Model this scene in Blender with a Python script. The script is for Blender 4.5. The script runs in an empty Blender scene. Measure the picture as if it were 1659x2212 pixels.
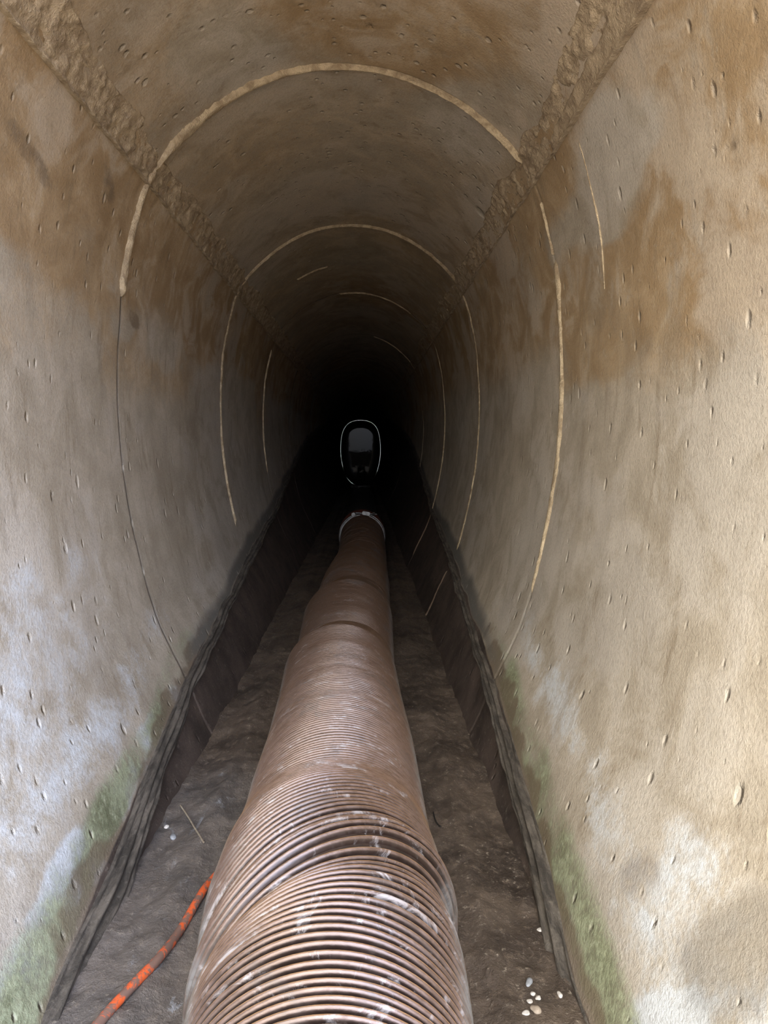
import bpy, bmesh, math, random
import numpy as np
from mathutils import Vector

random.seed(7)
RNG = np.random.default_rng(11)
C = bpy.context.scene.collection
SC = bpy.context.scene

# ------------------------------------------------------------------ measures
# The egg-shaped sewer is 1.2 m wide. Section units ("u") are 1/957 of that width;
# one D is the distance from the eye to the first ring joint.
U = 1.2 / 957.0
FPX = 1500.0
D1 = FPX * U                     # metres per D
VX, VY = 785.0, 975.0            # vanishing point of the axis in the picture
XC = -49.0                       # the section's centre line (eye stands right of it)
FLOOR = 600.0                    # silt level below the eye, u
EYE = FLOOR * U                  # eye height over the silt, m

def P(x, D, dy):                 # u sideways from the eye, D along, u below the eye -> metres
    return (x * U, D * D1, EYE - dy * U)

# ------------------------------------------------------------------ noise
_tab = RNG.random(65536).astype(np.float32)
def vnoise(p, seed=0):
    p = np.asarray(p, dtype=np.float64)
    i = np.floor(p).astype(np.int64); f = p - i
    f = f * f * (3 - 2 * f)
    def h(a, b, c):
        return _tab[((a * 73856093) ^ (b * 19349663) ^ (c * 83492791) ^ (seed * 2654435)) & 65535]
    x, y, z = i[:, 0], i[:, 1], i[:, 2]
    r = 0
    for dx in (0, 1):
        wx = f[:, 0] if dx else 1 - f[:, 0]
        for dy in (0, 1):
            wy = f[:, 1] if dy else 1 - f[:, 1]
            for dz in (0, 1):
                wz = f[:, 2] if dz else 1 - f[:, 2]
                r = r + h(x + dx, y + dy, z + dz) * wx * wy * wz
    return r
def fbm(p, octaves=4, seed=0, gain=0.5):
    p = np.asarray(p, dtype=np.float64); a, s, t = 1.0, 0.0, 0.0
    for o in range(octaves):
        s = s + a * vnoise(p * (2 ** o), seed + o * 7); t += a; a *= gain
    return s / t                 # 0..1
def sstep(a, b, x):
    t = np.clip((x - a) / (b - a), 0, 1); return t * t * (3 - 2 * t)

# ------------------------------------------------------------------ section of the tunnel
_prof = [(0,-835),(68,-830),(134,-815),(200,-788),(264,-750),(318,-706),(364,-662),(400,-615),(428,-555),(449,-478),
         (469,-375),(478,-250),(480,-150),(474,-25),(456,115),(430,240),(393,370),(331,500),(285,600),(225,690)]
def catmull(pts, n=24):
    pts = [np.array(p, float) for p in pts]
    pts = [np.array([-pts[1][0], pts[1][1]])] + pts + [2 * pts[-1] - pts[-2]]
    out = []
    for k in range(1, len(pts) - 2):
        a, b, c, d = pts[k - 1:k + 3]
        for j in range(n):
            t = j / n
            out.append(.5 * ((2*b) + (c-a)*t + (2*a-5*b+4*c-d)*t*t + (3*b-a-3*c+d)*t**3))
    out.append(pts[-2]); return np.array(out)
PROF = catmull(_prof)
SARC = np.concatenate([[0], np.cumsum(np.hypot(*np.diff(PROF, axis=0).T))])   # arc length from the crown, u
def prof_at(s):
    """section point (half width, dy) and inward normal at arc length s >= 0"""
    h = np.interp(s, SARC, PROF[:, 0]); d = np.interp(s, SARC, PROF[:, 1])
    h2 = np.interp(s + 4, SARC, PROF[:, 0]); d2 = np.interp(s + 4, SARC, PROF[:, 1])
    h1 = np.interp(s - 4, SARC, PROF[:, 0]); dd1 = np.interp(s - 4, SARC, PROF[:, 1])
    tx, ty = h2 - h1, d2 - dd1; L = np.hypot(tx, ty) + 1e-9
    return h, d, -ty / L, tx / L          # inward normal (towards the axis), dy downwards
def s_of_dy(dy):
    return np.interp(dy, PROF[:, 1], SARC)
def hw(dy):
    return np.interp(dy, PROF[:, 1], PROF[:, 0])
S_JOINT0, S_JOINT1 = float(s_of_dy(-650)), float(s_of_dy(-585))
S_BOT = float(s_of_dy(660))

def wall_hit(px, py):
    """where the ray through a picture point meets the tunnel wall: side, dy, D (used to lay out stains and joints)"""
    rx, ry = px - VX, py - VY
    side = -1 if rx < XC * .5 else 1
    best = None
    h, d = PROF[:, 0], PROF[:, 1]
    X = XC + side * h
    cr = X * ry - d * rx
    for k in range(len(cr) - 1):
        if cr[k] * cr[k + 1] <= 0 and (X[k] * rx + d[k] * ry) > 0:
            t = cr[k] / (cr[k] - cr[k + 1] + 1e-12)
            x = X[k] + t * (X[k + 1] - X[k]); y = d[k] + t * (d[k + 1] - d[k])
            D = math.hypot(x, y) / math.hypot(rx, ry); best = (side, y, D)
    return best

# old high-water line: level, while the sewer falls away from the mouth
_wlD = [0.0, .3, .62, .97, 1.68, 2.36, 4.35, 9.0]
_wlY = [655, 640, 574, 497, 400, 312, -108, -700]
def waterline(D): return np.interp(D, _wlD, _wlY)

# ------------------------------------------------------------------ mesh helpers
def link(name, me, mat=None, parent=None):
    o = bpy.data.objects.new(name, me); C.objects.link(o)
    if mat is not None: me.materials.append(mat)
    if parent is not None: o.parent = parent
    return o
def mesh_np(name, verts, faces, smooth=True):
    me = bpy.data.meshes.new(name)
    verts = np.asarray(verts, np.float32); faces = np.asarray(faces, np.int32)
    n, k = len(verts), faces.shape[1]
    me.vertices.add(n); me.vertices.foreach_set('co', verts.ravel())
    me.loops.add(faces.size); me.loops.foreach_set('vertex_index', faces.ravel())
    me.polygons.add(len(faces)); me.polygons.foreach_set('loop_start', np.arange(0, faces.size, k, dtype=np.int32))
    me.polygons.foreach_set('use_smooth', np.full(len(faces), smooth))
    me.update(calc_edges=True); me.validate()
    return me
def grid_faces(nu, nv, wrap_v=False, flip=False):
    i = np.arange(nu - 1)[:, None]; j = np.arange(nv if wrap_v else nv - 1)[None, :]
    j2 = (j + 1) % nv
    f = np.stack([i * nv + j, i * nv + j2, (i + 1) * nv + j2, (i + 1) * nv + j], -1).reshape(-1, 4)
    return f[:, ::-1] if flip else f
def attr(me, name, vals):
    a = me.attributes.new(name, 'FLOAT', 'POINT'); a.data.foreach_set('value', np.asarray(vals, np.float32).ravel())
def tag(o, label=None, cat=None, group=None, kind=None):
    if label: o['label'] = label
    if cat: o['category'] = cat
    if group: o['group'] = group
    if kind: o['kind'] = kind
    return o
def empty(name, loc, label, cat, group=None):
    o = bpy.data.objects.new(name, None); C.objects.link(o); o.location = loc
    o.empty_display_size = .1
    bpy.context.view_layer.update()
    return tag(o, label, cat, group)
def adopt(o, root):
    o.parent = root; o.matrix_parent_inverse = root.matrix_world.inverted(); return o

# ------------------------------------------------------------------ materials
class N:
    def __init__(s, name):
        s.m = bpy.data.materials.new(name); s.m.use_nodes = True
        s.t = s.m.node_tree; s.b = s.t.nodes['Principled BSDF']
        s.obj = s.new('ShaderNodeTexCoord').outputs['Object']
    def new(s, t, **kw):
        n = s.t.nodes.new(t)
        for k, v in kw.items(): setattr(n, k, v)
        return n
    def put(s, sock, v):
        if hasattr(v, 'is_linked'): s.t.links.new(v, sock)
        else: sock.default_value = v
    def scale(s, vec, sc):
        n = s.new('ShaderNodeMapping'); s.put(n.inputs['Vector'], vec); n.inputs['Scale'].default_value = sc; return n.outputs[0]
    def noise(s, vec, sc, det=4, rough=.55, dist=0):
        n = s.new('ShaderNodeTexNoise'); s.put(n.inputs['Vector'], vec); n.inputs['Scale'].default_value = sc
        n.inputs['Detail'].default_value = det; n.inputs['Roughness'].default_value = rough; n.inputs['Distortion'].default_value = dist
        return n.outputs['Fac']
    def voro(s, vec, sc, rnd=1.0):
        n = s.new('ShaderNodeTexVoronoi'); s.put(n.inputs['Vector'], vec); n.inputs['Scale'].default_value = sc
        n.inputs['Randomness'].default_value = rnd; return n.outputs['Distance'], n.outputs['Color']
    def ramp(s, f, a, b, lo=0.0, hi=1.0):
        n = s.new('ShaderNodeMapRange'); n.interpolation_type = 'SMOOTHSTEP'
        s.put(n.inputs['Value'], f); n.inputs['From Min'].default_value = a; n.inputs['From Max'].default_value = b
        n.inputs['To Min'].default_value = lo; n.inputs['To Max'].default_value = hi; return n.outputs[0]
    def math(s, op, a, b=0.0):
        n = s.new('ShaderNodeMath', operation=op); s.put(n.inputs[0], a); s.put(n.inputs[1], b); return n.outputs[0]
    def mix(s, f, a, b, mode='MIX'):
        n = s.new('ShaderNodeMix', data_type='RGBA', blend_type=mode); s.put(n.inputs['Factor'], f)
        for sock, v in ((n.inputs[6], a), (n.inputs[7], b)):
            s.put(sock, (*v, 1) if isinstance(v, tuple) and len(v) == 3 else v)
        return n.outputs[2]
    def at(s, name):
        return s.new('ShaderNodeAttribute', attribute_name=name).outputs['Fac']
    def bump(s, h, strength, dist, normal=None):
        n = s.new('ShaderNodeBump'); s.put(n.inputs['Height'], h); n.inputs['Strength'].default_value = strength
        n.inputs['Distance'].default_value = dist
        if normal is not None: s.put(n.inputs['Normal'], normal)
        return n.outputs[0]
    def fin(s, col=None, rough=None, normal=None, **kw):
        if col is not None: s.put(s.b.inputs['Base Color'], (*col, 1) if isinstance(col, tuple) and len(col) == 3 else col)
        if rough is not None: s.put(s.b.inputs['Roughness'], rough)
        if normal is not None: s.put(s.b.inputs['Normal'], normal)
        for k, v in kw.items(): s.put(s.b.inputs[k], v)
        return s.m

def concrete(name):
    n = N(name); o = n.obj
    mid = n.noise(o, 7, 4, .65, .6); fine = n.noise(o, 66, 4, .75)
    grain = n.noise(o, 150, 3, .75)
    streak = n.noise(n.scale(o, (9, 14, 2.0)), 2.2, 3, .6, .5)
    midc = n.math('SUBTRACT', mid, .5); finec = n.math('SUBTRACT', fine, .5)
    both = n.math('ADD', midc, n.math('MULTIPLY', finec, .8))
    grey = n.mix(n.ramp(mid, .3, .7), (.385, .33, .25), (.53, .465, .37))
    brown = n.mix(n.ramp(mid, .3, .7), (.33, .225, .12), (.50, .375, .23))
    fb = n.math('ADD', n.at('brown'), n.math('MULTIPLY', both, .8))
    col = n.mix(n.ramp(fb, .2, .85), grey, brown)
    mott = n.ramp(n.math('ADD', n.at('mottle'), n.math('MULTIPLY', both, .35)), .52, .72)
    col = n.mix(n.math('MULTIPLY', mott, .4), col, (.235, .19, .135))
    col = n.mix(n.math('MULTIPLY', n.ramp(streak, .56, .72), .42), col, (.22, .165, .10))
    col = n.mix(n.math('MULTIPLY', n.ramp(n.math('ADD', n.at('pale'), midc), .45, .7), .4), col, (.55, .51, .45))
    fe = n.math('ADD', n.at('bloom'), n.math('MULTIPLY', both, 1.1))
    col = n.mix(n.ramp(fe, .35, .95), col, (.61, .63, .635))
    fa = n.math('ADD', n.at('algae'), n.math('MULTIPLY', both, .7))
    alg = n.mix(n.ramp(n.math('ADD', mid, finec), .3, .7), (.15, .16, .085), (.37, .395, .25))
    col = n.mix(n.ramp(fa, .3, .85), col, alg)
    col = n.mix(n.ramp(n.math('ADD', n.at('dirt'), n.math('MULTIPLY', both, .8)), .2, .8, 0, .75), col, (.165, .12, .075))
    fd = n.math('ADD', n.at('damp'), n.math('MULTIPLY', midc, .6))
    col = n.mix(n.ramp(fd, .3, .9), col, (.17, .16, .14))
    wet = n.mix(n.ramp(mid, .3, .7), (.047, .036, .030), (.125, .094, .076))
    col = n.mix(n.ramp(n.math('ADD', n.at('drowned'), n.math('MULTIPLY', finec, .25)), .35, .65), col, wet)
    col = n.mix(n.math('MULTIPLY', n.ramp(fine, .55, .8), .35), col, (.62, .56, .46))
    col = n.mix(n.math('MULTIPLY', n.ramp(grain, .34, .56, .2, 0), n.ramp(n.at('drowned'), .2, .6, 1, 0)), col, (.16, .125, .09))
    jit = n.new('ShaderNodeVectorMath', operation='ADD'); n.put(jit.inputs[0], n.scale(o, (1, 1, .55)))
    n.put(jit.inputs[1], n.math('MULTIPLY', finec, .007))
    d1, c1 = n.voro(jit.outputs[0], 42)
    rad = n.math('MULTIPLY', n.math('SUBTRACT', c1, .50), 1.05)
    pit = n.math('MULTIPLY', n.ramp(n.math('SUBTRACT', rad, d1), .0, .28), n.ramp(c1, .54, .62))
    crk = n.math('MULTIPLY', n.at('crack'), n.ramp(mid, .2, .42))
    col = n.mix(n.math('MULTIPLY', crk, .95), col, (.055, .042, .03))
    col = n.mix(n.math('MULTIPLY', pit, n.ramp(n.at('drowned'), .2, .6, .38, 0)), col, (.66, .60, .50))
    col = n.mix(n.at('hole'), col, (.01, .008, .006))  # shade inside the air holes put into the colour
    h = n.math('SUBTRACT', n.math('MULTIPLY', grain, .34), n.math('MULTIPLY', pit, .8))
    nb = n.bump(h, 1.0, .0055)
    rough = n.ramp(n.at('drowned'), .3, .7, .78, .55)
    return n.fin(col, rough, nb, **{'Specular IOR Level': .35})

def mortar(name, light=(.60, .46, .27), dark=(.30, .21, .12)):
    n = N(name); o = n.obj
    f = n.noise(o, 24, 6, .68, .5); g = n.noise(o, 130, 4, .65)
    col = n.mix(n.ramp(f, .35, .65), dark, light)
    col = n.mix(n.math('MULTIPLY', n.ramp(g, .55, .75), .4), col, (.6, .52, .4))
    fw = n.at('drowned')
    col = n.mix(fw, col, (.15, .10, .065))
    h = n.math('ADD', n.math('MULTIPLY', f, .6), n.math('MULTIPLY', g, .5))
    return n.fin(col, .85, n.bump(h, 1.0, .010))

def silt_mat():
    n = N('wet_silt'); o = n.obj
    a = n.noise(o, 6, 6, .65, .7); b = n.noise(n.scale(o, (1.5, 1, 1)), 42, 5, .75, .1); c = n.noise(o, 95, 3, .8)
    col = n.mix(n.ramp(a, .3, .7), (.05, .037, .028), (.15, .113, .082))
    col = n.mix(n.math('MULTIPLY', n.ramp(b, .5, .75), .75), col, (.25, .19, .135))
    col = n.mix(n.math('MULTIPLY', n.ramp(c, .58, .74), .7), col, (.46, .39, .30))
    film = n.ramp(n.noise(n.scale(o, (2, 1, 1)), 9, 6, .7, 1.0), .60, .70)
    film = n.math('MULTIPLY', film, n.at('film'))
    col = n.mix(n.math('MULTIPLY', n.at('film'), .35), col, (.19, .185, .18))
    col = n.mix(n.math('MULTIPLY', film, .8), col, (.30, .31, .325))
    h = n.math('ADD', n.math('MULTIPLY', b, .8), n.math('MULTIPLY', c, .45))
    rough = n.ramp(b, .35, .65, .5, .85)
    return n.fin(col, rough, n.bump(h, .9, .006), **{'Specular IOR Level': .4})

def plain(name, a, b, sc=30, rough=.6, bump=.3, **kw):
    n = N(name)
    f = n.noise(n.obj, sc, 5, .65, .4)
    return n.fin(n.mix(n.ramp(f, .35, .65), a, b), rough, n.bump(n.noise(n.obj, sc * 4, 4, .6), bump, .003), **kw)

def strip_mat():
    n = N('tide_ledge_crust'); o = n.obj
    f = n.noise(n.scale(o, (6, 1, 6)), 9, 6, .7, .4); g = n.noise(o, 90, 5, .7)
    col = n.mix(n.ramp(f, .35, .7), (.045, .038, .03), (.17, .145, .115))
    col = n.mix(n.math('MULTIPLY', n.ramp(g, .55, .8), .5), col, (.26, .22, .17))
    return n.fin(col, .75, n.bump(n.math('ADD', f, n.math('MULTIPLY', g, .6)), .8, .006))

def coil_mat():
    n = N('copper_coil'); o = n.obj
    f = n.noise(n.scale(o, (3, 7, 3)), 5, 6, .68, .7); g = n.noise(n.scale(o, (1, 4, 1)), 45, 5, .7)
    grime = n.math('MULTIPLY', n.ramp(n.noise(o, 9, 6, .7, .9), .50, .66), n.at('grime'))
    scuff = n.math('MULTIPLY', n.ramp(n.noise(n.scale(o, (1, 2.2, 1)), 14, 7, .75, 1.2), .555, .68), n.at('scuff'))
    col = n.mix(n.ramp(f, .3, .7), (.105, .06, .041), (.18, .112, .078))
    col = n.mix(n.math('MULTIPLY', n.ramp(n.at('rib_shade'), .95, .6), .75), col, n.mix(n.ramp(g, .35, .65), (.075, .05, .04), (.15, .105, .09)))
    col = n.mix(n.ramp(n.at('rib_shade'), .66, .95), col, n.mix(n.ramp(f, .3, .7), (.34, .185, .08), (.47, .285, .14)))
    groove = n.ramp(n.at('rib_shade'), .42, .1)  # rib shading painted into the colour: gold crest glint, dark flanks and grooves
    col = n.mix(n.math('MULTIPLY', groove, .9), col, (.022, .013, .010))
    col = n.mix(n.math('MULTIPLY', n.at('far_dark'), .72), col, (.05, .027, .014))  # coil colour gets darker along the hose
    col = n.mix(n.math('MULTIPLY', n.at('side'), n.ramp(f, .40, .56, .25, .9)), col, (.21, .205, .20))
    col = n.mix(grime, col, (.05, .036, .03))
    col = n.mix(n.math('MULTIPLY', n.ramp(g, .58, .72), .55), col, (.07, .045, .035))
    col = n.mix(n.math('MULTIPLY', scuff, .85), col, (.27, .25, .25))
    met = n.math('MULTIPLY', n.math('SUBTRACT', 1.0, n.math('MAXIMUM', scuff, grime)), .45)
    return n.fin(col, n.ramp(g, .4, .7, .30, .5), n.bump(g, .25, .002), Metallic=met, **{'Coat Weight': .2, 'Coat Roughness': .22})

def jacket_mat():
    n = N('hose_jacket'); o = n.obj
    f = n.noise(n.scale(o, (2, 5, 2)), 7, 6, .7, .8); g = n.noise(o, 60, 5, .7)
    scuff = n.math('MULTIPLY', n.ramp(n.noise(n.scale(o, (1, 2.2, 1)), 14, 7, .75, 1.2), .57, .67), n.at('scuff'))
    col = n.mix(n.ramp(f, .35, .65), (.010, .006, .005), (.03, .017, .012))
    col = n.mix(scuff, col, (.25, .24, .24))
    side = n.math('MULTIPLY', n.at('side'), n.ramp(n.noise(n.scale(o, (1, .5, 1)), 22, 5, .7, .8), .42, .6))
    col = n.mix(n.math('MULTIPLY', side, .8), col, (.2, .2, .2))
    return n.fin(col, n.ramp(g, .35, .7, .3, .55), n.bump(g, .3, .003))

M_CONC = concrete('sewer_concrete')
M_JOINT = mortar('joint_mortar', (.60, .48, .31), (.33, .245, .15))
M_BAND = mortar('crown_seam_mortar', (.52, .41, .27), (.29, .215, .135))
M_SILT = silt_mat()
M_STRIP = strip_mat()
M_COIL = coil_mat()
M_JACK = jacket_mat()
M_STEEL = plain('clamp_steel', (.06, .058, .055), (.16, .155, .15), 40, .40, .15, Metallic=.85)
M_SLEEVE = plain('oxide_red_rubber', (.13, .035, .025), (.24, .07, .045), 30, .5)
M_BLACK = plain('black_rubber', (.006, .006, .006), (.014, .014, .013), 30, .55)
M_STONE = plain('pale_stone', (.50, .46, .40), (.72, .68, .62), 60, .7)
M_STONE2 = plain('grey_stone', (.24, .25, .26), (.38, .39, .40), 60, .55)
M_TWIG = plain('dry_straw', (.25, .20, .14), (.40, .34, .26), 80, .8)
M_HAIR = plain('dark_fibre', (.012, .01, .009), (.03, .025, .02), 80, .7)
M_GROUND = plain('pit_soil', (.34, .29, .23), (.44, .38, .30), 5, .95)

def plug_mat():
    n = N('glossy_black_rubber')
    return n.fin((.003, .003, .003), .03, n.bump(n.noise(n.obj, 6, 3, .5, .8), .10, .004), **{'Specular IOR Level': .03})
M_RIM_GLINT = plain('rim_glint_bead', (.42, .46, .43), (.55, .59, .56), 12, .24, .05, Metallic=1.0)  # for the bead added to give the plug's edge its glint
def cable_mat():
    n = N('dirty_orange_sheath')
    f = n.noise(n.obj, 26, 5, .7, .8); g = n.noise(n.obj, 80, 4, .7)
    mud = n.ramp(n.math('ADD', f, n.math('MULTIPLY', n.math('SUBTRACT', g, .5), .35)), .47, .56)
    col = n.mix(mud, (.72, .125, .035), (.20, .115, .085))
    return n.fin(col, n.ramp(mud, 0, 1, .4, .8), n.bump(g, .4, .002))
M_PLUG = plug_mat(); M_CABLE = cable_mat()

# ------------------------------------------------------------------ the tunnel shell
def depth_rows(y0, y_fine, y1, step, rings=()):
    r = list(np.arange(y0, y_fine, step)); y = y_fine; st = step
    while y < y1: r.append(y); st *= 1.035; y += st
    r.append(y1)
    for D in rings:
        r += [D * D1 + o for o in (-.009, -.005, -.0025, 0, .0025, .005, .009)]
    return np.array(sorted(set(np.round(r, 5))))
MOUTH, FAR = 0.02, 48.0
RINGS = [1.0, 1.71, 2.435, 3.3, 4.1, 4.9]
ROWS = depth_rows(MOUTH, 3.4, FAR, .0095, RINGS)

def shell(name, side, s0, s1, seed):
    """one run of the shell between two arc lengths; side -1/1, or 0 for the crown (s from -s1 to s1)"""
    ss = np.linspace(-s1, s1, int(2 * s1 / 7)) if side == 0 else np.linspace(s0, s1, int((s1 - s0) / 7.0))
    Sg, Yg = np.meshgrid(ss, ROWS, indexing='xy')            # rows: depth, columns: arc
    S, Y = Sg.ravel(), Yg.ravel()
    sd = np.sign(S) if side == 0 else np.full_like(S, side)
    h, d, nx, ny = prof_at(np.abs(S))
    x = XC + sd * h; D = Y / D1
    p3 = np.stack([x * U, Y, EYE - d * U], 1)
    off = (fbm(p3 * np.array([1.6, 1.6, 1.6]), 3, seed) - .5) * 9 + (fbm(p3 * 9, 4, seed + 3) - .5) * 4.5
    # each precast ring sits a few millimetres off its neighbour, with an open groove at the joint
    for k, R in enumerate(RINGS):
        off += np.where(D > R, ((k * 37 + seed) % 5 - 2) * 1.1, 0)
        off -= 2.6 * np.exp(-((Y - R * D1) / .0033) ** 2) * (.55 + .9 * vnoise(p3 * 14, 5 + k))
    x = x + sd * nx * off; dd = d + ny * off
    v = np.stack([x * U, Y, EYE - dd * U], 1)
    me = mesh_np(name, v, grid_faces(len(ROWS), len(ss), flip=(side != -1)))
    # stains
    e = waterline(D) - d + (fbm(p3 * 5, 4, 21) - .5) * 26
    drowned = sstep(-8, 8, e * -1)
    n1 = fbm(p3 * 3.2, 5, 31); n2 = fbm(p3 * 1.3, 4, 41); n3 = fbm(p3 * 8, 4, 51)
    damp = sstep(80, 8, e + (n1 - .5) * 60) * sstep(.80, 1.25, D) * .95
    if side == 0:
        brown = .52 + (n2 - .5) * .9 + .15 * sstep(.8, .4, D)
        algae = bloom = np.zeros_like(S)
    else:
        brown = sstep(-110, -330, d + (n2 - .5) * 330) * (.85 + (n1 - .5) * .9) + .1
        if side < 0: brown = sstep(-250, -400, d + (n2 - .5) * 130) * (.95 + (n1 - .5) * .5) + .12 + .5 * sstep(-60, -200, d) * sstep(.5, .62, n1)
        if side > 0:
            brown = np.maximum(brown, .95 * sstep(120, 40, np.abs(d + 215 + (n1 - .5) * 120)) * sstep(.45, .6, D) * sstep(1.12, .9, D))
            brown -= .9 * sstep(.55, .72, D) * sstep(1.05, .98, D) * sstep(-330, -380, d) * sstep(-560, -470, -np.abs(d) * 1.0 - 40)
        else:
            pass
        algae = sstep(1.35, .85, D) * sstep(-4, 10, e) * sstep(95, 45, e + (n1 - .5) * 90) * (.75 + (n3 - .5) * .9)
        bloom = sstep(1.4, .75, D) * np.exp(-((e - 125 + (n1 - .5) * 130) / 62) ** 2) * (.62 + (n3 - .5) * .9)
        if side > 0:
            bloom = np.maximum(bloom, sstep(.62, .45, D) * sstep(40, 90, e) * sstep(330, 160, e) * (.5 + (n3 - .5) * 2.0))
        else:
            bloom = np.maximum(bloom, .35 * sstep(.9, .5, D) * sstep(60, 140, e) * (.8 + (n3 - .5)))
    qx, qy = VX + x / D, VY + d / D
    wob = (n3 - .5)
    def blob(px, py, rx, ry, rot=0.0, k=.6):
        c_, s_ = math.cos(math.radians(rot)), math.sin(math.radians(rot))
        u_ = ((qx - px) * c_ + (qy - py) * s_) / rx; v_ = (-(qx - px) * s_ + (qy - py) * c_) / ry
        return sstep(1.25, .55, np.hypot(u_, v_) + wob * k + (n1 - .5) * k * 1.2)
    dirt = np.zeros_like(S)
    for (sd_, px, py, rx, ry, rot, amt, kind) in BLOBS:
        if sd_ != side: continue
        m_ = blob(px, py, rx, ry, rot) * amt
        if kind == 'brown': brown = np.clip(brown + m_, -.5, 1.1)
        elif kind == 'dirt': dirt = np.maximum(dirt, m_ * (1 if rx < 25 else .62) * np.clip(.1 + 2.6 * (fbm(p3 * 15, 4, 99) - .18), 0, 1.1))
        elif kind == 'bloom': bloom = np.maximum(bloom, m_ * (np.clip(.15 + 3.2 * (fbm(p3 * 17, 4, 95) - .27), 0, 1.3) if rx < 130 else np.clip(.62 + 1.0 * (fbm(p3 * 9, 4, 95) - .4), 0, 1)))
        elif kind == 'damp': damp = np.maximum(damp, m_)
    if side: dirt = np.maximum(dirt, sstep(34, 6, e + (fbm(p3 * 13, 4, 97) - .5) * 95) * sstep(1.5, 1.1, D))
    crack = np.zeros_like(S)
    for k, R in enumerate(RINGS):
        crack = np.maximum(crack, np.exp(-((Y - R * D1) / .0055) ** 2))
    crack *= np.where(e > 0, 1, .5) * (.5 if side > 0 else 1)
    hole = np.zeros_like(S)
    for (px, py, r) in HOLES:
        hs, hd, hD = wall_hit(px, py)
        if (side == 0) == (s_of_dy(hd) < (S_JOINT0 + S_JOINT1) / 2) and (side == 0 or side == hs):
            hs_arc = hs * float(s_of_dy(hd)) if side == 0 else float(s_of_dy(hd))
            q = np.hypot((S - hs_arc) * U, Y - hD * D1) / r
            hole = np.maximum(hole, sstep(1.15, .7, q))
            # an air hole is a real dent
    if hole.any():
        v[:, 0] -= sd * nx * hole * .02; v[:, 2] += ny * hole * .02
        me.vertices.foreach_set('co', v.astype(np.float32).ravel()); me.update()
    pale = fbm(p3 * 2.1, 4, 91)
    mottle = fbm(p3 * np.array([6.5, 5, 3.2]), 5, 191, .62)
    for nm, val in (('mottle', mottle), ('crack', crack), ('dirt', dirt), ('pale', pale), ('brown', brown), ('algae', algae), ('bloom', bloom), ('damp', damp * (1 - drowned)), ('drowned', drowned), ('hole', hole)):
        attr(me, nm, np.clip(val, 0, 1.2))
    o = link(name, me, M_CONC)
    return tag(o, kind='structure')

BLOBS = [  # side, picture x, y, half sizes, turn, amount, stain
 (1,1300,640,130,120,10,.75,'brown'),(1,1420,400,110,110,-30,.6,'brown'),(1,1340,300,90,130,20,-.9,'brown'),(1,1560,520,110,160,0,.35,'brown'),
 (1,1390,740,40,50,0,.7,'dirt'),(1,1450,620,55,70,0,.35,'dirt'),(1,1640,640,30,120,0,.45,'dirt'),(1,1240,580,30,60,0,.4,'dirt'),
 (1,1390,1890,55,70,20,.7,'dirt'),(1,1450,2050,60,50,30,.7,'dirt'),(1,1590,2060,70,80,0,.45,'dirt'),(1,1330,1480,60,50,0,.25,'dirt'),
 (1,1610,2060,180,230,30,.62,'damp'),(1,1450,2200,110,90,0,1.0,'bloom'),(1,1370,2010,50,80,-25,.9,'bloom'),(1,1230,1560,40,130,-32,.5,'bloom'),
 (1,1600,2170,90,60,0,.8,'bloom'),(1,1590,1860,60,90,0,.55,'bloom'),
 (-1,235,400,14,60,-10,.95,'dirt'),(-1,60,330,22,190,-33,.55,'dirt'),(-1,180,760,120,45,-10,.35,'dirt'),(-1,290,690,12,30,-15,.8,'dirt'),
 (-1,130,330,210,260,-33,1.0,'brown'),(-1,120,650,150,110,0,.25,'brown'),(-1,70,1480,170,360,10,.75,'bloom'),(-1,330,1590,40,130,25,.8,'bloom'),
 (-1,180,1850,60,190,30,.9,'bloom'),(-1,40,2080,60,130,20,.8,'bloom'),(-1,60,1980,30,40,0,.4,'dirt'),(-1,420,820,60,50,0,.3,'dirt'),
 (0,500,100,120,110,0,-.45,'brown'),(0,900,90,200,90,0,.3,'brown'),(0,700,40,200,60,0,.3,'brown'),(0,1050,260,150,90,0,-.3,'brown')]
HOLES = [(1037, 460, .016), (1577, 313, .006), (795, 58, .006)]
SJ = (S_JOINT0 + S_JOINT1) / 2
tag(shell('wall_left', -1, SJ - 8, S_BOT, 3), 'curved concrete sewer wall with bluish pale lower half beside the orange cable', 'wall')
tag(shell('wall_right', 1, SJ - 8, S_BOT, 9), 'curved concrete sewer wall with a brown stain and long cream ring joint', 'wall')
tag(shell('ceiling', 0, 0, SJ + 8, 5), 'brown arched concrete crown of the sewer between two rough mortar seams', 'ceiling')

# far end: the sewer runs on into the dark and is closed by an added cap that keeps daylight out
ring = [(XC + h * 1.12, d * 1.12) for h, d in PROF[::10]] + [(XC - h * 1.12, d * 1.12) for h, d in PROF[::-10][:-1]]
bm = bmesh.new()
va = [bm.verts.new((x * U, FAR - .02, EYE - d * U)) for x, d in ring]
bm.faces.new(va); g = bmesh.ops.extrude_face_region(bm, geom=bm.faces[:])
for q in g['geom']:
    if isinstance(q, bmesh.types.BMVert): q.co.y += .12
bmesh.ops.recalc_face_normals(bm, faces=bm.faces[:])
me = bpy.data.meshes.new('far_cap'); bm.to_mesh(me); bm.free()
tag(link('far_cap', me, M_CONC), 'end cap added to keep daylight out of the dark sewer', 'wall', kind='structure')

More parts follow.
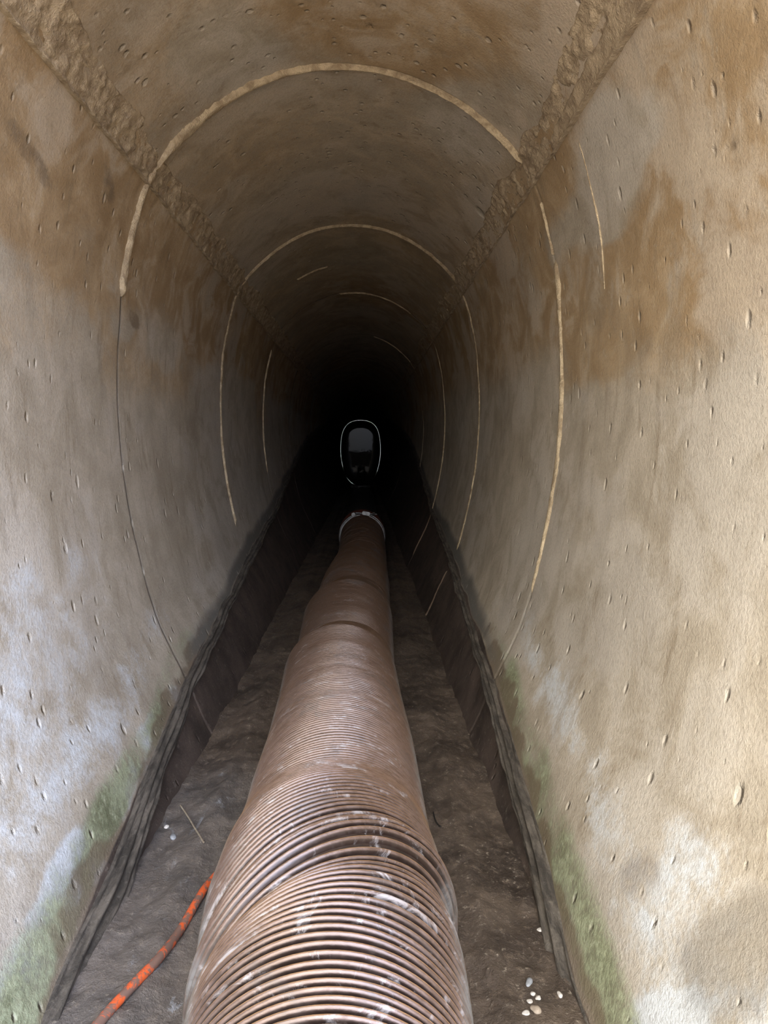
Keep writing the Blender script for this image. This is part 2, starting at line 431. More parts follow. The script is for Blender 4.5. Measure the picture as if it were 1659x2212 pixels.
# ------------------------------------------------------------------ silt floor
def silt_height(x_u, Y):
    """height of the silt over the mean level, m"""
    x_u = np.atleast_1d(np.asarray(x_u, float)); Y = np.atleast_1d(np.asarray(Y, float))
    p = np.stack([x_u * U, Y, np.zeros_like(Y)], 1)
    z = (fbm(p * np.array([9, 6, 1]), 4, 61) - .5) * .022 + (fbm(p * np.array([60, 34, 1]), 3, 71) - .5) * .009
    c = x_u - XC
    z -= .010 * sstep(205, 262, np.abs(c)) * sstep(.5, .8, Y / D1)       # gutter along both edges
    lip = np.exp(-((np.abs(c) - 200 - 14 * (fbm(p * 5, 3, 81) - .5)) / 14) ** 2) * .006
    return z + lip
FROWS = depth_rows(MOUTH, 2.6, FAR, .0075)
xs = np.linspace(XC - 300, XC + 300, 128)
Xg, Yg = np.meshgrid(xs, FROWS, indexing='xy'); X, Y = Xg.ravel(), Yg.ravel()
z = silt_height(X, Y) - .03 * sstep(284, 300, np.abs(X - XC))
z = np.where(np.abs(X - XC) < 120, np.minimum(z, .001), z)
fv = np.stack([X * U, Y, z], 1)
me = mesh_np('floor', fv, grid_faces(len(FROWS), len(xs), flip=False))
film = sstep(XC - 60, XC - 120, X) * sstep(.95, .8, Y / D1) * sstep(.3, .5, Y / D1)
attr(me, 'film', film)
tag(link('floor', me, M_SILT), 'dark brown silt bed on the sewer bottom under the ribbed hose', 'floor', kind='structure')

# ------------------------------------------------------------------ crown seams (rough mortar bands)
TRIM = [0]
def trim(me, mat, label, cat='joint'):
    TRIM[0] += 1
    o = link('trim_%d' % TRIM[0], me, mat); return tag(o, label, cat, kind='structure')
def seam(side, label, seed):
    rows = depth_rows(MOUTH, 4.2, 30, .008); nc = 34
    t = np.linspace(0, 1, nc)
    Tg, Yg = np.meshgrid(t, rows, indexing='xy'); T, Y = Tg.ravel(), Yg.ravel(); D = Y / D1
    pj = np.stack([Y * 3, np.full_like(Y, seed), np.zeros_like(Y)], 1)
    a = 6 + 26 * (fbm(pj * 3, 5, seed) - .5) * 1.6 - (26 * sstep(.95, .6, D) * (.5 + fbm(pj, 3, seed + 4)) if side > 0 else 8 * sstep(.9, .6, D))
    b = 14 + 12 * (fbm(pj * 2.5, 4, seed + 1) - .5)
    s0, s1 = S_JOINT0 + a, S_JOINT1 + b
    S = s0 + (s1 - s0) * T
    h, d, nx, ny = prof_at(S)
    p3 = np.stack([(h * side) * U, Y, -d * U], 1)
    lump = fbm(p3 * np.array([32, 24, 32]), 4, seed + 2); rough = fbm(p3 * 70, 3, seed + 3)
    prof = sstep(0, .10, T) * sstep(1, .94, T)
    lift = 1.5 + 11 * (lump - .42) * (.4 + 1.1 * fbm(p3 * 9, 2, seed + 9)) + 11 * (rough - .5)
    # flat trowelled fillet on the wall side near the mouth, lip on the lower edge
    flat = sstep(.55, .62, T) * sstep(.97, .92, T) * sstep(.92, .82, D) * (1 if side > 0 else 0)
    lift = lift * (1 - flat) + 7 * flat
    lift += 6 * np.exp(-((T - .93) / .04) ** 2)
    lift = np.where(prof > .5, np.maximum(lift, -2), lift) * prof - 7 * (1 - prof)
    v = np.stack([(XC + side * (h + nx * lift)) * U, Y, EYE - (d + ny * lift) * U], 1)
    me = mesh_np('seam', v, grid_faces(len(rows), nc, flip=(side > 0)))
    attr(me, 'drowned', np.zeros(len(v)))
    trim(me, M_BAND, label)
seam(-1, 'rough crumbling mortar seam running along the crown above the bluish wall', 101)
seam(1, 'rough mortar seam with a flat trowelled strip along the crown above the brown-stained wall', 131)

# ------------------------------------------------------------------ ring joints (thin cream mortar lines)
def ring_joint(D, s_from, s_to, width, label, lift=5.0, seed=0, gap=None):
    """mortar left standing in the joint at depth D, from signed arc s_from to s_to (negative on one side)"""
    n = max(24, int(abs(s_to - s_from) / 5)); nc = 7
    s = np.linspace(s_from, s_to, n)
    q = np.stack([s / 22, np.full(n, D * 7.7 + seed), np.zeros(n)], 1)
    w = width(s) if callable(width) else np.full(n, float(width))
    w = w * np.clip(.1 + 1.9 * fbm(q, 5, 201 + seed, .7) ** 1.5 * 1.35, .18, 1.5)
    q2 = np.stack([s / 160, np.full(n, D * 3.1), np.zeros(n)], 1)
    cen = D * D1 + (fbm(q2, 3, 301 + seed) - .5) * .012
    ends = np.minimum(sstep(0, .03, np.linspace(0, 1, n)), sstep(1, .97, np.linspace(0, 1, n)))
    w = w * (.15 + .85 * ends)
    V = []
    for j in range(nc):
        t = j / (nc - 1) * 2 - 1
        h, d, nx, ny = prof_at(np.abs(s)); sd = np.sign(s)
        li = -6 + (lift + 6 + 2.5 * (fbm(np.stack([s / 14, np.full(n, t * 1.5), np.full(n, D)], 1), 3, 401) - .5)) * (1 - t ** 4) * (.4 + .6 * ends)
        V.append(np.stack([(XC + sd * (h + nx * li)) * U, cen + t * w * U * .5, EYE - (d + ny * li) * U], 1))
    v = np.stack(V, 1).reshape(-1, 3)
    me = mesh_np('joint', v, grid_faces(n, nc, flip=True))
    dy = (EYE - v[:, 2]) / U
    attr(me, 'drowned', sstep(5, -5, waterline(D) - dy))
    trim(me, M_JOINT, label)
def arc(px, py):
    s, d, D = wall_hit(px, py); return s * float(s_of_dy(d))
def lin(xs_, ws_):
    return lambda s: np.interp(s, xs_, ws_)
JE = SJ - 20
# first ring
ring_joint(1.0, -SJ - 25, SJ + 5, lin([-JE, -500, -330, -150, 0, 200, JE], [12, 28, 32, 20, 8, 5, 8]), 'cream mortar arc across the crown at the first ring joint', 11)
ring_joint(1.0, -SJ - 5, arc(262, 640), lin([arc(262, 640), arc(300, 430)], [26, 20]), 'cream mortar strip of the first ring joint above the dark crack', 8, 2)
ring_joint(1.0, arc(1165, 440), arc(1202, 548), 8, 'thin start of the first ring joint below the trowelled seam', 4, 3)
ring_joint(1.0, arc(1203, 552), arc(1150, 1290), lin([arc(1203, 552), arc(1210, 640), arc(1215, 800), arc(1200, 1080), arc(1150, 1290)], [24, 22, 20, 26, 8]), 'long cream mortar line of the first ring joint on the brown-stained wall', 6, 4)
# fine line ahead of it
ring_joint(.818, arc(1245, 290), arc(1302, 640), 3.0, 'hairline mould seam on the brown-stained wall nearer than the first ring joint', 2, 5)
# second ring
ring_joint(1.71, -SJ - 20, SJ + 20, lin([-JE, -300, 0, 200, 450, JE], [11, 7, 9, 13, 34, 46]), 'mortar arc across the crown at the second ring joint', 6, 6)
ring_joint(1.71, arc(530, 630), arc(508, 1140), lin([arc(508, 1140), arc(473, 900), arc(530, 630)], [8, 14, 38]), 'thin cream line of the second ring joint on the bluish wall', 6, 7)
ring_joint(1.71, arc(995, 630), arc(985, 1195), lin([arc(995, 630), arc(1040, 800), arc(985, 1195)], [30, 22, 22]), 'cream line of the second ring joint on the brown-stained wall down to the tide ledge', 6, 8)
ring_joint(1.71, float(s_of_dy(440)), float(s_of_dy(610)), 18, 'dull tan end of the second ring joint below the tide ledge', 6, 9)
# the ones beyond
ring_joint(2.06, -260, -110, 9, 'faint short arc on the crown between second and third ring joints', 4, 10)
ring_joint(2.435, -80, 330, lin([-80, 60, 330], [8, 18, 16]), 'pale arc of the third ring joint at the top of the crown', 6, 11)
ring_joint(2.435, float(-s_of_dy(-540)), float(-s_of_dy(120)), 13, 'faint line of the third ring joint on the bluish wall', 6, 12)
ring_joint(2.435, float(s_of_dy(-560)), float(s_of_dy(560)), 12, 'faint line of the third ring joint on the brown-stained wall', 6, 13)
ring_joint(3.3, 120, 560, 18, 'dim arc of the fourth ring joint on the dark crown', 6, 14)
ring_joint(3.3, float(s_of_dy(-300)), float(s_of_dy(120)), 16, 'dim line of the fourth ring joint on the brown-stained wall', 6, 15)

# ------------------------------------------------------------------ tide ledge along the high-water line
def ledge(side, label, seed):
    rows = depth_rows(.45 * D1, 3.2, 8.6, .010); nc = 26
    t = np.linspace(0, 1, nc)
    Tg, Yg = np.meshgrid(t, rows, indexing='xy'); T, Y = Tg.ravel(), Yg.ravel(); D = Y / D1
    pj = np.stack([Y * 4, np.full_like(Y, seed), np.zeros_like(Y)], 1)
    top = waterline(D) - 4 + (fbm(pj, 3, seed) - .5) * 14
    wid = np.interp(D, [.4, .7, 1.0, 1.6, 2.4, 4], [46, 40, 36, 34, 26, 18]) * (.8 + .4 * fbm(pj * 1.7, 3, seed + 1))
    S = s_of_dy(np.clip(top, -600, 640)) + wid * T
    h, d, nx, ny = prof_at(S)
    p3 = np.stack([T * 3, Y * 7, np.full_like(Y, seed)], 1)
    wob = (fbm(p3, 4, seed + 2) - .5)
    ridges = 2.4 * np.cos((T * 3.0 + wob * .7) * 2 * np.pi) + 4 * (T > .25)
    lift = (3.5 + ridges + 9 * wob + 4 * T) * sstep(0, .12, T) * sstep(1, .93, T) - 6 * (sstep(.1, 0, T) + sstep(.93, 1, T))
    v = np.stack([(XC + side * (h + nx * lift)) * U, Y, EYE - (d + ny * lift) * U], 1)
    me = mesh_np('ledge', v, grid_faces(len(rows), nc, flip=(side > 0)))
    trim(me, M_STRIP, label, 'ledge')
ledge(-1, 'dark crusted tide ledge below the green algae of the bluish wall', 501)
ledge(1, 'dark crusted tide ledge below the green algae of the brown-stained wall', 531)

# ------------------------------------------------------------------ ribbed hose
_hose = [  # picture row, its two edges there
 (2600,335,1075),(2212,400,1018),(2100,425,1003),(2000,437,987),(1930,450,970),(1850,480,946),(1800,510,927),(1750,530,917),(1700,543,908),
 (1600,578,890),(1500,605,865),(1440,617,853),(1425,640,850),(1400,643,848),(1370,650,846),(1322,660,843),(1306,684,841),(1280,688,840),(1250,700,838),
 (1200,731,834),(1165,735,829),(1140,738,826)]
HD, HX, HR = [], [], []
for y, l, r in _hose:
    k = math.sin(math.atan((r - l) / 2 / (y - VY))); rad = FLOOR * k / (1 + k); h = FLOOR - rad
    D = h * (1 - k * k) / (y - VY)
    HD.append(D); HR.append(rad); HX.append(((l + r) / 2 - VX) / (y - VY) * h * (1 - k * k))
HD, HX, HR = map(np.array, (HD, HX, HR))
Y_END = 2.62 * D1
yy = np.linspace(.22 * D1, Y_END, 900)
def smooth(a, w=9):
    k = np.hanning(w); k /= k.sum(); return np.convolve(np.pad(a, w // 2, mode='edge'), k, 'valid')
CX = smooth(np.interp(yy / D1, HD, HX), 7); CR = smooth(np.interp(yy / D1, HD, HR), 5)
def hose_c(Y): return np.interp(Y, yy, CX), np.interp(Y, yy, CR)
COIL_H = 3.6                       # how far the coil stands out, u
_tD = [.2, .30, .365, .395, .425, .46, .50, .56, .65, .9, 1.02, 1.15, 1.3, 1.42, 1.6, 1.9, 2.3, 2.7]
_tX = [.03, .03, .04, .24, .47, .40, .30, .12, .05, -.02, -.10, -.24, -.16, -.30, -.14, -.26, -.10, 0]
def tilt(Y): return np.interp(np.asarray(Y) / D1, _tD, _tX)
def hose_pt(Y, th, dr):
    """point on the hose; th=0 to the right, pi/2 up; the rings lean by tilt()"""
    lean = tilt(Y) * np.cos(th)
    p = np.stack([np.cos(th) * .9, np.asarray(Y) * 3.2, np.sin(th) * .9], 1)
    wob = (fbm(p, 3, 611) - .5)
    cx, cr = hose_c(Y)
    Yp = np.clip(Y + lean * cr * U, .2, Y_END)
    cx2, cr2 = hose_c(Yp)
    fold = np.exp(-((np.asarray(Y) / D1 - .412) / .009) ** 2) + .5 * np.exp(-((np.asarray(Y) / D1 - .445) / .006) ** 2)
    r = cr2 - COIL_H + dr + wob * (4.0 + 6 * sstep(.9, 1.5, Yp / D1)) * sstep(.6, 1.2, Yp / D1) - 6.5 * fold + 5 * np.exp(-((np.asarray(Y) / D1 - .433) / .014) ** 2)
    x = cx2 + r * np.cos(th); zc = cr2
    return np.stack([x * U, Y + lean * cr * U, np.maximum((zc + r * np.sin(th)) * U, .002)], 1)
hose = empty('ribbed_hose', (float(CX[0]) * U, .5, 0), 'thick copper-brown ribbed hose lying along the silt into the dark', 'hose')
NT = 96
ys = np.arange(.25 * D1, Y_END, .006)
Yg, Tg = np.meshgrid(ys, np.linspace(0, 2 * np.pi, NT, endpoint=False), indexing='ij')
Y, T = Yg.ravel(), Tg.ravel()
v = hose_pt(Y, T, 0)
me = mesh_np('jacket', v, grid_faces(len(ys), NT, wrap_v=True, flip=True))
def scuff_at(v):
    D = v[:, 1] / D1
    s = .35 + .65 * sstep(.75, .45, D)
    return s * (.75 + .5 * fbm(v * np.array([7, 3, 7]), 3, 641))
attr(me, 'scuff', scuff_at(v))
attr(me, 'side', sstep(.5, .28, np.sin(T)))
adopt(link('jacket', me, M_JACK), hose)
# helical copper-coloured coil
pitch = .0096; turns = int((Y_END - .25 * D1 - .02) / pitch); NA = 84
phi = np.arange(turns * NA) / NA
pn = np.stack([phi * .06, np.zeros_like(phi), np.zeros_like(phi)], 1)
Yc = .25 * D1 + pitch * phi + (fbm(pn, 3, 661) - .5) * .026
th = phi * 2 * np.pi
cs = [(-1.0, -2.2), (-.85, 1.5), (-.6, 3.4), (-.3, 4.7), (-.05, 5.0), (.25, 4.75), (.55, 3.6), (.82, 1.8), (1.0, -2.2)]
wid = .0031
cp = np.stack([phi * .9, np.zeros_like(phi), np.zeros_like(phi)], 1)
sunk = -3.2 * sstep(.60, .72, fbm(np.stack([np.cos(th) * 1.3, Yc * 9, np.sin(th) * 1.3], 1), 4, 671)) * sstep(1.0, 1.6, Yc / D1)
V = np.stack([hose_pt(Yc, th, b + sunk) + np.array([0, a * wid, 0]) for a, b in cs], 1).reshape(-1, 3)
me = mesh_np('wire_coil', V, grid_faces(len(phi), len(cs), flip=False))
attr(me, 'scuff', scuff_at(V)); attr(me, 'grime', .5 + .5 * sstep(.9, 1.4, V[:, 1] / D1)); attr(me, 'rib_shade', np.tile([0, .0, .35, .62, .95, 1, .9, .3, 0], len(phi))); attr(me, 'far_dark', sstep(.5, 1.15, V[:, 1] / D1)); attr(me, 'side', np.repeat(sstep(.52, .28, np.sin(th)) * (.55 + .45 * sstep(1.2, .8, Yc / D1)), len(cs)))
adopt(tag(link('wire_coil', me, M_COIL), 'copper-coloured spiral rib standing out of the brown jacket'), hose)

def lathe(name, prof, seg=64, axis_pt=(0, 0, 0)):
    """prof: (y, r) along +Y, closed tube surface"""
    a = np.linspace(0, 2 * np.pi, seg, endpoint=False)
    v = np.array([[axis_pt[0] + r * math.cos(t), y, axis_pt[2] + r * math.sin(t)] for y, r in prof for t in a])
    return mesh_np(name, v, grid_faces(len(prof), seg, wrap_v=True, flip=True))
ex, er = hose_c(Y_END - .02); ex, er = float(ex) * U, float(er) * U
YE = Y_END
# band clamp with its lugs and bolt on the crown of the hose end
def band(y0, y1, r0, r1, open_at=math.pi / 2 - .12, gap=.42):
    a = np.linspace(open_at + gap / 2, open_at + 2 * math.pi - gap / 2, 72)
    sec = [(y0, r0), (y0, r1), (y0 + .006, r1 + .003), (y1 - .006, r1 + .003), (y1, r1), (y1, r0)]
    v = np.array([[ex + r * math.cos(t), y, er + r * math.sin(t)] for t in a for y, r in sec])
    f = grid_faces(len(a), len(sec), wrap_v=True)
    return v, f
v, f = band(YE - .078, YE - .050, er - .002, er + .007)
clamp = adopt(tag(link('hose_clamp', mesh_np('hose_clamp', v, f, False), M_STEEL), 'bright steel band clamp closing the far end of the hose'), hose)
v, f = band(YE - .022, YE - .008, er - .004, er + .012, gap=.0001)
adopt(tag(link('end_ring', mesh_np('end_ring', v, f, False), M_STEEL), 'steel ring behind the band clamp'), hose)
def bm_obj(name, build, mat, parent, smooth=False):
    bm = bmesh.new(); build(bm); bmesh.ops.recalc_face_normals(bm, faces=bm.faces[:])
    me = bpy.data.meshes.new(name); bm.to_mesh(me); bm.free()
    for p in me.polygons: p.use_smooth = smooth
    return adopt(link(name, me, mat), parent)
from mathutils import Matrix
def lug(ang, w):
    def b(bm):
        bmesh.ops.create_cube(bm, size=1, matrix=Matrix.Translation((ex, YE - .06, er)) @ Matrix.Rotation(-(ang - math.pi / 2), 4, 'Y').inverted() @ Matrix.Translation((0, 0, er + .018)) @ Matrix.Diagonal((w, .055, .026, 1)))
        bmesh.ops.bevel(bm, geom=bm.edges[:], offset=.004, segments=2, affect='EDGES')
    return b
bpy.context.view_layer.update()
bm_obj('lug', lug(math.pi / 2 + .17, .055), M_STEEL, clamp); bm_obj('lug', lug(math.pi / 2 - .36, .026), M_STEEL, clamp)
def bolt(bm):
    bmesh.ops.create_cone(bm, cap_ends=True, segments=16, radius1=.006, radius2=.006, depth=.15,
        matrix=Matrix.Translation((ex + .03, YE - .06, er * 2 + .013)) @ Matrix.Rotation(math.radians(94), 4, 'Y'))
    bmesh.ops.create_cone(bm, cap_ends=True, segments=6, radius1=.014, radius2=.014, depth=.018,
        matrix=Matrix.Translation((ex + .082, YE - .06, er * 2 + .010)) @ Matrix.Rotation(math.radians(94), 4, 'Y'))
bm_obj('bolt', bolt, M_STEEL, clamp)
sp = [(YE - .09, er + .004), (YE + .03, er + .006)]
for k in range(5):
    b = YE + .04 + k * .05; sp += [(b, er + .004), (b + .012, er + .014), (b + .03, er + .014), (b + .042, er + .003)]
sp += [(YE + .32, er - .004)]
adopt(tag(link('end_sleeve', lathe('end_sleeve', sp, axis_pt=(ex, 0, er)), M_SLEEVE), 'dark red rubber sleeve beyond the band clamp'), hose)

# ------------------------------------------------------------------ black pipe and glossy plug in the dark
YP0, YP1 = YE + .25, 4.78 * D1
pr = .13
pp = [(YP0, .02), (YP0, pr)]
y = YP0 + .1
while y < YP1 - .2: pp += [(y, pr), (y + .02, pr + .008), (y + .05, pr + .008), (y + .07, pr)]; y += .22
pp += [(YP1 - .06, pr), (YP1 - .06, pr + .012), (YP1, pr + .012), (YP1, .02)]
tag(link('black_pipe', lathe('black_pipe', pp, axis_pt=(ex, 0, pr + .014)), M_BLACK), 'black ribbed pipe lying in the dark between hose end and glossy plug', 'pipe')

BY = 5.0 * D1
KP = 5.0
def plug_xz(px, py): return ((px - VX) * KP * U, EYE - (py - VY) * KP * U)
bx, zt = plug_xz(779, 906); _, zb = plug_xz(779, 1050)
pl = empty('inflatable_plug', (bx, BY, 0), 'glossy black egg-shaped plug with a thin shining rim in the darkness past the hose', 'plug')
OUTL = [(779,906),(765,907.5),(753,912.5),(744,922),(738,936),(735,953),(734,972),(735.5,990),(738.5,1006),(743,1023),(751,1037),(763,1047),(779,1051),
        (797,1046.5),(808,1036),(815,1021),(819.5,1006),(822.5,990),(823.5,972),(822.5,953),(819.5,936),(814,922),(805,912.5),(793,907.5)]
def outline(n_=160):
    q = np.array([plug_xz(*p) for p in OUTL]); m = len(q)
    t_ = np.arange(n_) / n_ * m; i_ = t_.astype(int); f_ = (t_ - i_)[:, None]
    a_, b_, c_, d_ = q[(i_ - 1) % m], q[i_ % m], q[(i_ + 1) % m], q[(i_ + 2) % m]
    return .5 * (2 * b_ + (c_ - a_) * f_ + (2 * a_ - 5 * b_ + 4 * c_ - d_) * f_ ** 2 + (3 * b_ - a_ - 3 * c_ + d_) * f_ ** 3)
OL = outline(); cen = np.array(plug_xz(779, 976))
# a taut, barely domed face, rounded over at the rim, bulging far more behind
secs = [(k, 0) for k in (.0, .15, .3, .45, .6, .72, .80)]
secs = [(k, -.022 + (k * .3) ** 2 / 22) for k, _ in secs] + [(.87, -.016), (.92, -.008), (.96, .006), (.99, .03), (1.0, .07), (.99, .13), (.93, .22), (.82, .30), (.62, .37), (.35, .41), (.0, .42)]
V = np.concatenate([np.stack([cen[0] + (OL[:, 0] - cen[0]) * max(k, .001), np.full(len(OL), BY + y_), cen[1] + (OL[:, 1] - cen[1]) * max(k, .001)], 1) for k, y_ in secs])
me = mesh_np('balloon', V, grid_faces(len(secs), len(OL), wrap_v=True, flip=False))
adopt(link('balloon', me, M_PLUG), pl)
def glint_bead(i0, i1):
    """a length of the bead added for the rim glint: outline samples i0..i1"""
    idx = np.arange(i0, i1 + 1) % len(OL); m = len(idx)
    end = np.minimum(1, np.minimum(np.arange(m), np.arange(m)[::-1]) / 4.0) * .85 + .15
    nrm = OL[idx] - cen; nrm /= np.linalg.norm(nrm, axis=1)[:, None]
    out = []
    for j in range(16):
        a_ = 2 * math.pi * j / 16
        rr = .016 * end
        p = OL[idx] - nrm * .010 + nrm * (np.cos(a_) * rr)[:, None]
        out.append(np.stack([p[:, 0], BY + .02 + np.sin(a_) * rr, p[:, 1]], 1))
    v = np.stack(out, 1).reshape(-1, 3)
    return adopt(tag(link('rim', mesh_np('rim', v, grid_faces(m, 16, wrap_v=True)), M_RIM_GLINT), 'thin bead added for the rim glint of the black plug'), pl)
NOL = len(OL); per = NOL / len(OUTL)
glint_bead(int(9.35 * per), int(11.6 * per))
glint_bead(int(-9.6 * per), int(8.95 * per))
def lathe_z(name, prof, cx, cy, seg=48):
    a = np.linspace(0, 2 * np.pi, seg, endpoint=False)
    v = np.array([[cx + r * math.cos(t), cy + r * math.sin(t), z] for z, r in prof for t in a])
    return mesh_np(name, v, grid_faces(len(prof), seg, wrap_v=True))
adopt(link('neck', lathe_z('neck', [(0, .17), (.02, .17), (.05, .125), (zb + .02, .12), (zb + .06, .11), (zb + .08, .08)], bx, BY + .16), M_BLACK), pl)
adopt(tag(link('collar', lathe_z('collar', [(zb - .03, .12), (zb - .03, .137), (zb - .005, .140), (zb + .005, .137), (zb + .005, .12)], bx, BY + .16), M_STEEL), 'thin bright collar under the black plug'), pl)

# ------------------------------------------------------------------ orange cable
cab = [(150, 2300), (215, 2212), (290, 2127), (345, 2067), (390, 1997), (424, 1945), (442, 1917), (458, 1895), (490, 1860)]
pts = []
for px, py in cab:
    D = (FLOOR - 9) / (py - VY); x = (px - VX) * D
    pts.append((x * U, D * D1, float(silt_height(x, D * D1)[0]) + .008))
cu = bpy.data.curves.new('orange_cable', 'CURVE'); cu.dimensions = '3D'; cu.bevel_depth = .0068; cu.bevel_resolution = 5; cu.use_fill_caps = True
sp_ = cu.splines.new('BEZIER'); sp_.bezier_points.add(len(pts) - 1)
for b, p in zip(sp_.bezier_points, pts): b.co = p; b.handle_left_type = b.handle_right_type = 'AUTO'
cu.materials.append(M_CABLE)
co = bpy.data.objects.new('orange_cable', cu); C.objects.link(co)
bpy.context.view_layer.update()
me = bpy.data.meshes.new_from_object(co.evaluated_get(bpy.context.evaluated_depsgraph_get())); bpy.data.objects.remove(co)
for p in me.polygons: p.use_smooth = True
me.materials.clear(); tag(link('orange_cable', me, M_CABLE), 'mud-smeared orange cable curving over the silt and under the ribbed hose', 'cable')

# ------------------------------------------------------------------ small things on the silt
def on_silt(px, py):
    D = FLOOR / (py - VY)
    for _ in range(3):
        x = (px - VX) * D; z = float(silt_height(x, D * D1)[0]); D = (FLOOR - z / U) / (py - VY)
    return x * U, D * D1, z, D
def stone(px, py, w, l, mat, label, rot=0, seed=0, name='pebble', group=None, flat=.5):
    x, y, z, D = on_silt(px, py)
    bm = bmesh.new(); bmesh.ops.create_icosphere(bm, subdivisions=3, radius=1)
    r = random.Random(seed); ph = [r.random() * 6 for _ in range(6)]
    for q in bm.verts:
        c = q.co; k = 1 + .16 * math.sin(2.3 * c.x + ph[0]) + .14 * math.sin(3.1 * c.y + ph[1]) + .12 * math.sin(2.7 * c.z + 1.7 * c.x + ph[2])
        q.co = Vector((c.x * w * k, c.y * l * k, c.z * min(w, l) * flat * 1.2 * k))
    me = bpy.data.meshes.new(name); bm.to_mesh(me); bm.free()
    for p in me.polygons: p.use_smooth = seed % 2 == 0
    o = link(name, me, mat); o.location = (x, y, z + min(w, l) * flat * .55); o.rotation_euler.z = rot
    return tag(o, label, 'stone', group)
G = 'pale pebbles on the silt'
stone(1135, 2191, .0056, .0036, M_STONE, 'whitish pebble lying beside the tan flat stone near the ribbed hose', .4, 2, group=G)
stone(1157, 2183, .0068, .0062, plain('tan_stone', (.34, .27, .2), (.46, .38, .29), 60, .8), 'tan flat stone beside the whitish pebble, largest on the silt', .9, 3, group=G)
stone(1163, 2157, .0050, .0030, M_STONE, 'narrow cream pebble just past the tan flat stone', .7, 4, group=G)
stone(1145, 2164, .0042, .0034, M_STONE, 'round cream pebble between the grey oval pebble and the tan stone', .2, 6, group=G)
stone(1142, 2124, .0044, .0068, M_STONE2, 'smooth blue-grey oval pebble on the brown silt', -.55, 8, group=G)
stone(1152, 2147, .0032, .0036, M_STONE, 'tiny white pebble past the blue-grey oval pebble', 0, 10, group=G)
stone(1210, 2149, .0034, .0052, M_STONE, 'upright pale pebble apart from the others toward the tide ledge', .2, 12, group=G)
stone(1168, 2010, .0058, .0040, M_STONE, 'lone cream pebble farthest along the silt from the cluster of pebbles', .3, 5, group=G)
stone(1293, 2128, .0052, .0078, M_STONE2, 'bluish flat pebble lying against the tide ledge', -.2, 14, group=G)
stone(375, 1808, .0060, .0095, M_STONE2, 'grey flat pebble on the silt beside the straw', .25, 16, group=G)
stone(360, 1788, .0050, .0050, M_STONE, 'pale chip at the edge of the silt beside the grey flat pebble', .2, 7, group=G)
def fibre(name, pxs, rad, mat, label, cat, lift=.004):
    pts = [on_silt(*q)[:3] for q in pxs]
    zs = [p[2] for p in pts]
    cu = bpy.data.curves.new(name, 'CURVE'); cu.dimensions = '3D'; cu.bevel_depth = rad; cu.bevel_resolution = 3; cu.use_fill_caps = True
    s = cu.splines.new('BEZIER'); s.bezier_points.add(len(pts) - 1)
    for b, p in zip(s.bezier_points, pts): b.co = (p[0], p[1], p[2] + lift); b.handle_left_type = b.handle_right_type = 'AUTO'
    o = bpy.data.objects.new(name, cu); C.objects.link(o); bpy.context.view_layer.update()
    me = bpy.data.meshes.new_from_object(o.evaluated_get(bpy.context.evaluated_depsgraph_get())); bpy.data.objects.remove(o)
    for p in me.polygons: p.use_smooth = True
    tag(link(name, me, mat), label, cat)
fibre('straw', [(390, 1744), (406, 1768), (422, 1795), (440, 1824)], .0018, M_TWIG, 'thin straight straw lying on the silt beyond the orange cable', 'straw')
fibre('fibre_strand', [(936, 1758), (940, 1774), (947, 1786), (952, 1790)], .0014, M_HAIR, 'short dark curled strand on the silt close to the ribbed hose', 'strand')

# ------------------------------------------------------------------ outside the mouth: headwall and pit floor
bm = bmesh.new()
outer = [(-3.2, -.5), (3.2, -.5), (3.2, 2.9), (-3.2, 2.9)]
ring = [((XC + h * 1.0) * U, EYE - d * U) for h, d in PROF[::10]] + [((XC - h) * U, EYE - d * U) for h, d in PROF[::-10][:-1]]
ov = [bm.verts.new((x, MOUTH - .005, z)) for x, z in outer]; iv = [bm.verts.new((x, MOUTH - .005, z)) for x, z in ring]
eds = [bm.edges.new((ov[k], ov[(k + 1) % 4])) for k in range(4)]
eds += [bm.edges.new((iv[k], iv[(k + 1) % len(iv)])) for k in range(len(iv)) if iv[k] is not iv[(k + 1) % len(iv)]]
bmesh.ops.triangle_fill(bm, use_beauty=True, use_dissolve=False, edges=eds)
bad = [f for f in bm.faces if all(abs(v.co.x - XC * U) < .63 and v in iv for v in f.verts)]
me = bpy.data.meshes.new('wall_front'); bm.to_mesh(me); bm.free()
wf = link('wall_front', me, M_CONC); tag(wf, 'concrete headwall around the sewer mouth', 'wall', kind='structure')
so = wf.modifiers.new('thickness', 'SOLIDIFY'); so.thickness = .12; so.offset = 0
bm = bmesh.new(); bmesh.ops.create_grid(bm, x_segments=40, y_segments=40, size=3.2, matrix=Matrix.Translation((0, -3.2, -.02)))
for q in bm.verts: q.co.z += random.uniform(-.02, .015)
me = bpy.data.meshes.new('ground'); bm.to_mesh(me); bm.free()
tag(link('ground', me, M_GROUND), 'brown soil of the pit in front of the sewer mouth', 'ground', kind='structure')

bm = bmesh.new(); bmesh.ops.create_grid(bm, x_segments=60, y_segments=10, size=1, matrix=Matrix.Translation((0, -6.3, .38)) @ Matrix.Rotation(math.radians(80), 4, 'X') @ Matrix.Diagonal((3.3, .42, 1, 1)))  # unseen bank added to darken the lower half of the plug's reflection
for q in bm.verts: q.co += Vector((0, random.uniform(-.04, .04), random.uniform(-.05, .05)))
me = bpy.data.meshes.new('added_bank'); bm.to_mesh(me); bm.free()
tag(link('added_bank', me, plain('added_bank_soil', (.05, .04, .03), (.10, .08, .06), 5, .95)), 'unseen dark bank added to dim the lower part of the plug reflection', 'bank', kind='structure')

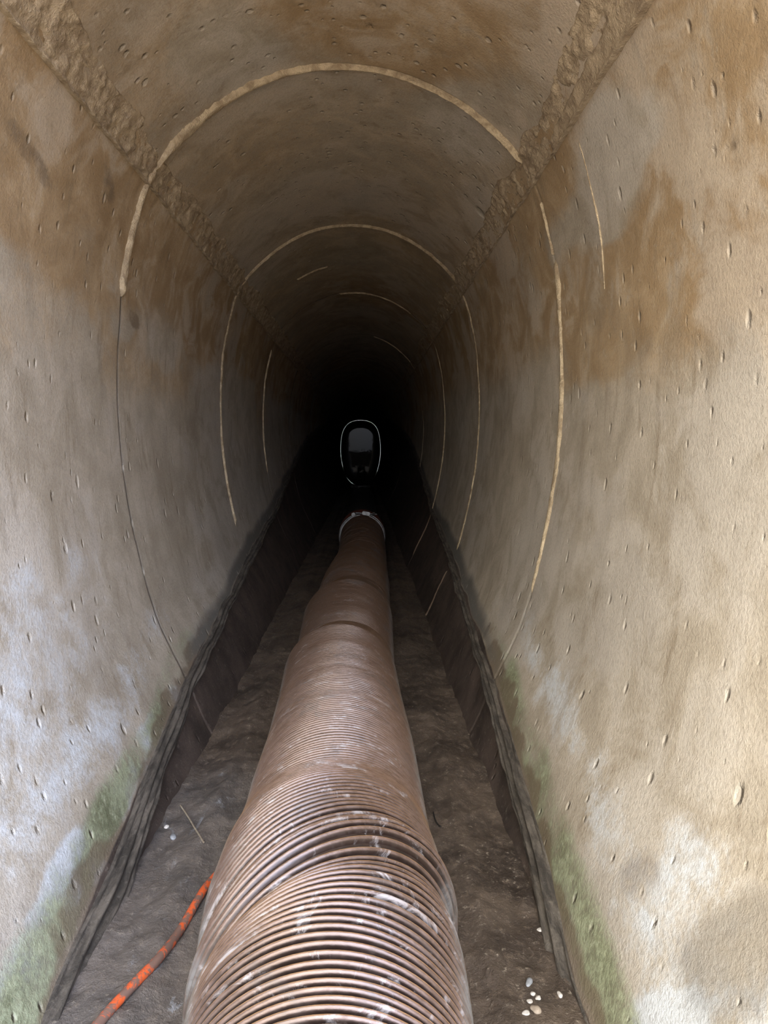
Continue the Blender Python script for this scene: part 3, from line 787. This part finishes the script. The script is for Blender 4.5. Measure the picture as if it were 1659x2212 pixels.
# ------------------------------------------------------------------ light: open daylight over the pit
w = bpy.data.worlds.new('World'); SC.world = w; w.use_nodes = True
t = w.node_tree; bg = t.nodes['Background']
tc = t.nodes.new('ShaderNodeTexCoord'); sx = t.nodes.new('ShaderNodeSeparateXYZ'); t.links.new(tc.outputs['Generated'], sx.inputs[0])
def mr(sock, a, b, c, d):
    n = t.nodes.new('ShaderNodeMapRange'); n.interpolation_type = 'SMOOTHSTEP'; t.links.new(sock, n.inputs['Value'])
    for k, v_ in zip(('From Min', 'From Max', 'To Min', 'To Max'), (a, b, c, d)): n.inputs[k].default_value = v_
    return n.outputs[0]
mx = t.nodes.new('ShaderNodeMix'); mx.data_type = 'RGBA'
t.links.new(mr(sx.outputs['X'], -.35, .45, 0, 1), mx.inputs['Factor'])
mx.inputs[6].default_value = (1.0, .965, .89, 1); mx.inputs[7].default_value = (.92, 1.05, 1.40, 1)
t.links.new(mx.outputs[2], bg.inputs['Color'])
st = mr(sx.outputs['Z'], -.12, .12, .15, 1.0)
m2 = t.nodes.new('ShaderNodeMath'); m2.operation = 'MULTIPLY'; t.links.new(st, m2.inputs[0]); m2.inputs[1].default_value = 12.5
t.links.new(m2.outputs[0], bg.inputs['Strength'])

# ------------------------------------------------------------------ camera
cam = bpy.data.cameras.new('camera'); cam.sensor_fit = 'VERTICAL'; cam.sensor_height = 36
cam.lens = 36 * FPX / 2212
cam.shift_x = (1659 / 2 - VX) / 2212; cam.shift_y = -(2212 / 2 - VY) / 2212
cam.clip_start = .02
ca = bpy.data.objects.new('camera', cam); C.objects.link(ca)
ca.location = (0, 0, EYE); ca.rotation_euler = (math.pi / 2, 0, 0); SC.camera = ca

SC.view_settings.view_transform = 'Standard'; SC.view_settings.look = 'None'
SC.view_settings.gamma = 1; SC.view_settings.use_curve_mapping = False
SC.view_settings.exposure = 0.0
SC.cycles.max_bounces = 6; SC.cycles.diffuse_bounces = 4; SC.cycles.glossy_bounces = 2; SC.cycles.caustics_reflective = False
